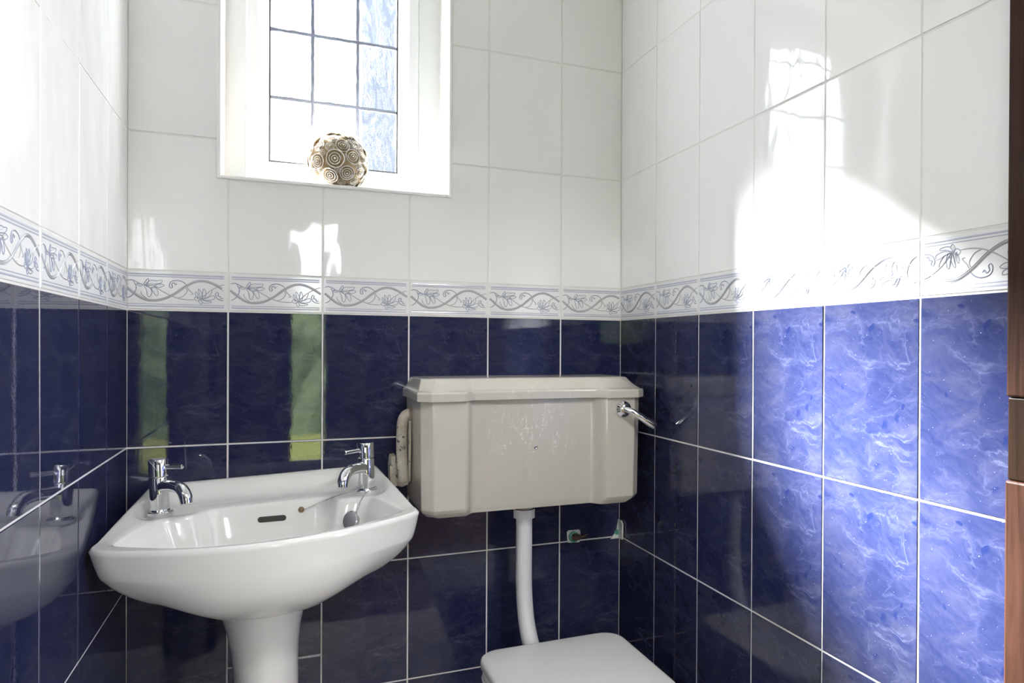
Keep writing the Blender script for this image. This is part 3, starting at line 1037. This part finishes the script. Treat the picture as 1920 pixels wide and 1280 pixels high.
pf = empty('filler_patch', (W, 0, .60))
tag(pf, 'triangular white filler patch with a green stain in the tiled corner', 'filler patch')
bm = bmesh.new()
vs = [bm.verts.new(p) for p in ((-.030, -.0035, .0), (-.004, -.0035, .0), (-.004, -.0035, .050), (-.008, -.0035, .046), (-.013, -.0035, .022))]
f = bm.faces.new(vs); r = bmesh.ops.extrude_face_region(bm, geom=[f])
for v in r['geom']:
    if isinstance(v, bmesh.types.BMVert): v.co.y -= .004
vs = [bm.verts.new(p) for p in ((-.0035, -.003, .0), (-.0035, -.030, .002), (-.0035, -.031, .045), (-.0035, -.022, .052), (-.0035, -.003, .052))]
f = bm.faces.new(vs); r = bmesh.ops.extrude_face_region(bm, geom=[f])
for v in r['geom']:
    if isinstance(v, bmesh.types.BMVert): v.co.x -= .004
obj('patch', bm, 'filler', pf)
bm = bmesh.new(); bmesh.ops.create_uvsphere(bm, u_segments=12, v_segments=8, radius=.008)
for v in bm.verts: v.co = Vector((-.012 + v.co.x, -.0085 + v.co.y * .25, .018 + v.co.z)) + noise.noise_vector(v.co * 200) * .002
obj('green_stain', bm, 'verdigris', pf)

# ------------------------------------------------------------------ rose ball on the sill
RB = .0695
ball = empty('rose_ball', (.437, .050, OZ0 + .001))
tag(ball, 'round gilt ornament covered in carved roses on the window sill', 'ornament')
BC = Vector((0, 0, .066))
bm = bmesh.new()
prof = []
for k in range(13):
    th = -1.18 + (math.pi / 2 + 1.18) * k / 12
    prof.append((max(.0005, RB * math.cos(th)), BC.z + RB * math.sin(th)))
lathe(bm, [(prof[0][0] * .9, .0005)] + prof, 40)
me = obj('core', bm, 'rose', ball, True)


def rose_mesh(seed):
    rnd = random.Random(seed)
    bm = bmesh.new(); rim = bm.verts.layers.float.new('rim')
    # layers: radius at base, radius at lip, height, petal count
    for base, lip, hgt, cnt in ((.80, 1.10, .26, 4), (.50, .72, .40, 4), (.22, .38, .50, 3)):
        ph0 = rnd.uniform(0, 6.28)
        for c in range(cnt):
            ph = ph0 + 2 * math.pi * c / cnt + rnd.uniform(-.2, .2); span = 2 * math.pi / cnt * .66; grow = rnd.uniform(.88, 1.08)
            grid = []
            nv, nu = 5, 8
            for j in range(nv + 1):
                t = j / nv
                row = []
                for i in range(nu + 1):
                    s = i / nu * 2 - 1
                    a = ph + s * span
                    edge = 1 - .45 * abs(s) ** 3
                    r = base + (lip - base) * (t ** .7) * (edge * .4 + .6)
                    z = hgt * (t ** .8) * edge; r *= grow
                    if j == nv: r += .06; z -= .01
                    v = bm.verts.new((r * math.cos(a) * (1 + .03 * rnd.random()), r * math.sin(a), z - .04)); v[rim] = (1.0 if j >= nv else .8 if j == nv - 1 else 0) * (1 - .35 * abs(s) ** 4)
                    row.append(v)
                grid.append(row)
            for j in range(nv):
                for i in range(nu): bm.faces.new((grid[j][i], grid[j][i + 1], grid[j + 1][i + 1], grid[j + 1][i]))
    res = bmesh.ops.create_uvsphere(bm, u_segments=8, v_segments=6, radius=.13, matrix=Matrix.Translation((0, 0, .5)))
    for v in res['verts']: v[rim] = .8
    me = bpy.data.meshes.new('rose'); bm.to_mesh(me); bm.free(); me.materials.append(M['rose'])
    for p in me.polygons: p.use_smooth = True
    return me


variants = [rose_mesh(k) for k in range(4)]
roses = []
# large roses seen from the room, at pixels of the photograph, then smaller ones between them
bc_w = Vector((.437, .050, OZ0 + .001)) + BC


def ball_dir(u, v):
    d = ray(u, v); oc = CAM - bc_w; b = oc.dot(d); c = oc.dot(oc) - RB * RB
    disc = b * b - c
    if disc < 0: return (CAM + d * (-b) - bc_w).normalized()
    return (CAM + d * (-b - math.sqrt(disc)) - bc_w).normalized()


for u, v, s in ((628, 297, .0185), (661, 294, .0155), (650, 324, .0165), (619, 328, .0158), (596, 302, .0150), (643, 273, .0145), (619, 274, .0105), (599, 274, .0108), (603, 286, .0075), (593, 325, .0105), (625, 259, .0125), (650, 257, .0105), (668, 271, .0110), (679, 296, .0115), (675, 324, .0115), (664, 339, .0085), (583, 318, .009), (581, 279, .010), (580, 297, .009), (640, 341, .008), (606, 338, .008), (683, 312, .009), (606, 262, .009)):
    roses.append((ball_dir(u, v), s))
for k in range(900):
    z = random.uniform(-.85, 1); a = random.uniform(0, 2 * math.pi); r = math.sqrt(max(0, 1 - z * z))
    d = Vector((r * math.cos(a), r * math.sin(a), z))
    for s in (.0145, .011, .008):
        if BC.z + RB * d.z - s * .7 < 0: continue
        if all((d - e).length * RB > (s + q) * .80 for e, q in roses): roses.append((d, s)); break
    if len(roses) > 140: break
for i, (d, s) in enumerate(roses):
    q = d.to_track_quat('Z', 'Y').to_matrix().to_4x4()
    mwl = Matrix.Translation(BC + d * (RB - .001)) @ q @ Matrix.Rotation(random.uniform(0, 6.28), 4, 'Z') @ Matrix.Diagonal((s, s, s * .62, 1))
    inst('rose', variants[i % 4], ball, mwl)

# ------------------------------------------------------------------ dark door frame
door = empty('door_1', (1.2, YF, 0)); door['kind'] = 'structure'; door['label'] = 'dark stained wooden door frame at the right edge'
door.matrix_world = Matrix.Identity(4)
JX = 1.1655
obj('jamb_post', boxes((JX, W + .03, YF - .145, YF - .0005, 1.071, 2.06), bev=.003), 'wood', door)
obj('jamb_block', boxes((JX + .0025, W + .03, YF - .145, YF - .0015, .9655, 1.0705), bev=.002), 'wood2', door)
obj('jamb_post', boxes((JX - .001, W + .03, YF - .145, YF - .0003, 0, .965), bev=.003), 'wood', door)
obj('jamb_post', boxes((DX0 - .03, DX0, YF - .145, YF - .0005, 0, 2.06), bev=.003), 'wood', door)
obj('head_rail', boxes((DX0 + .001, JX - .001, YF - .145, YF - .0005, 2.03, 2.0595), bev=.003), 'wood', door)

# ------------------------------------------------------------------ hall behind the camera and the garden (seen mirrored in the glaze)
HX0, HX1, HY = -1.1, 2.3, -3.7
wall_hall = struct('wall_hall', boxes(
    (HX0, -.95, HY - .12, HY, 0, CEIL), (-.95, -.44, HY - .12, HY, 0, 1.2), (-.95, -.44, HY - .12, HY, 2.0, CEIL),
    (-.44, .385, HY - .12, HY, 0, CEIL), (.385, .60, HY - .12, HY, 0, .25), (.385, .60, HY - .12, HY, 2.0, CEIL), (.60, HX1, HY - .12, HY, 0, CEIL)), 'darkpaint', 'hall wall with two garden windows')
struct('wall_hall_left', boxes((HX0 - .1, HX0, HY, YF - .14, 0, CEIL)), 'plaster', 'left wall of the hall')
struct('wall_hall_right', boxes((HX1, HX1 + .1, HY, -3.0, 0, CEIL), (HX1, HX1 + .1, -3.0, -2.1, 2.1, CEIL), (HX1, HX1 + .1, -2.1, YF - .14, 0, CEIL)), 'plaster', 'right wall of the hall with an opening added for fill daylight')  # side opening is added to bring fill daylight through the doorway
struct('wall_hall_front', boxes((HX0, -.12, YF - .14, YF - .02, 0, CEIL), (W + .12, HX1, YF - .14, YF - .02, 0, CEIL)), 'plaster', 'hall wall beside the lavatory door')
struct('floor_hall', boxes((HX0, HX1, HY - .12, YF - .14, -.1, 0)), 'hallfloor', 'wooden hall floor')
struct('ceiling_hall', boxes((HX0, HX1, HY - .12, YF - .14, CEIL, CEIL + .1)), 'plaster', 'hall ceiling')
lawn = struct('ground', boxes((-4, 4, -24, HY - .12, -.25, -.15)), 'grass', 'lawn of the garden')
rnd = random.Random(3)
bm = bmesh.new(); bmesh.ops.create_grid(bm, x_segments=60, y_segments=16, size=1)
for v in bm.verts:
    x, t = v.co.x * 6, (v.co.y + 1) / 2
    th = math.pi * t
    p = Vector((x, -10 + .7 * math.cos(th), -.15 + 1.9 * math.sin(th) ** .5))
    v.co = p + noise.noise_vector(p * 1.7) * .22 + noise.noise_vector(p * 6) * .07
hedge = obj('garden_hedge', bm, 'hedge'); tag(hedge, 'clipped green hedge across the garden', 'hedge')
nb = empty('neighbour_house', (4, 6.55, -.15), (0, 0, -.16)); tag(nb, 'pale blue grey house wall beyond the rippled window glass', 'house')
bm = boxes((-2.87, 3, 0, 4, 0, 6.6)); obj('house_wall', bm, 'render', nb)
bm = bmesh.new(); R_ = [[Vector((-2.9, y, z)) for y, z in ((-.2, 6.6), (4.2, 6.6), (2, 8.2))], [Vector((3.2, y, z)) for y, z in ((-.2, 6.6), (4.2, 6.6), (2, 8.2))]]
loft(bm, R_); obj('roof', bm, 'wood2', nb)


def added_fill_lamp(x, y, power, label):  # unseen lamp added to brighten the room from the doorway side
    lp = empty('added_fill_lamp', (x, y, CEIL)); tag(lp, label, 'lamp')
    bm = bmesh.new(); lathe(bm, [(.07, -.02), (.075, -.012), (.075, 0)], 32); smooth_angle(obj('base', bm, 'upvc', lp))
    m = bpy.data.materials.new('fill_globe'); m.use_nodes = True
    p = m.node_tree.nodes['Principled BSDF']; p.inputs['Base Color'].default_value = (.9, .9, .88, 1)
    p.inputs['Emission Color'].default_value = (1, .975, .95, 1); p.inputs['Emission Strength'].default_value = power
    bm = bmesh.new(); lathe(bm, [(.02, -.125), (.07, -.115), (.105, -.085), (.115, -.055), (.105, -.03), (.07, -.0205)], 32); smooth_angle(obj('globe', bm, m, lp), 60)


added_fill_lamp(1.08, -2.0, FILL_LAMP, 'white globe fill lamp added out of view in the hall')
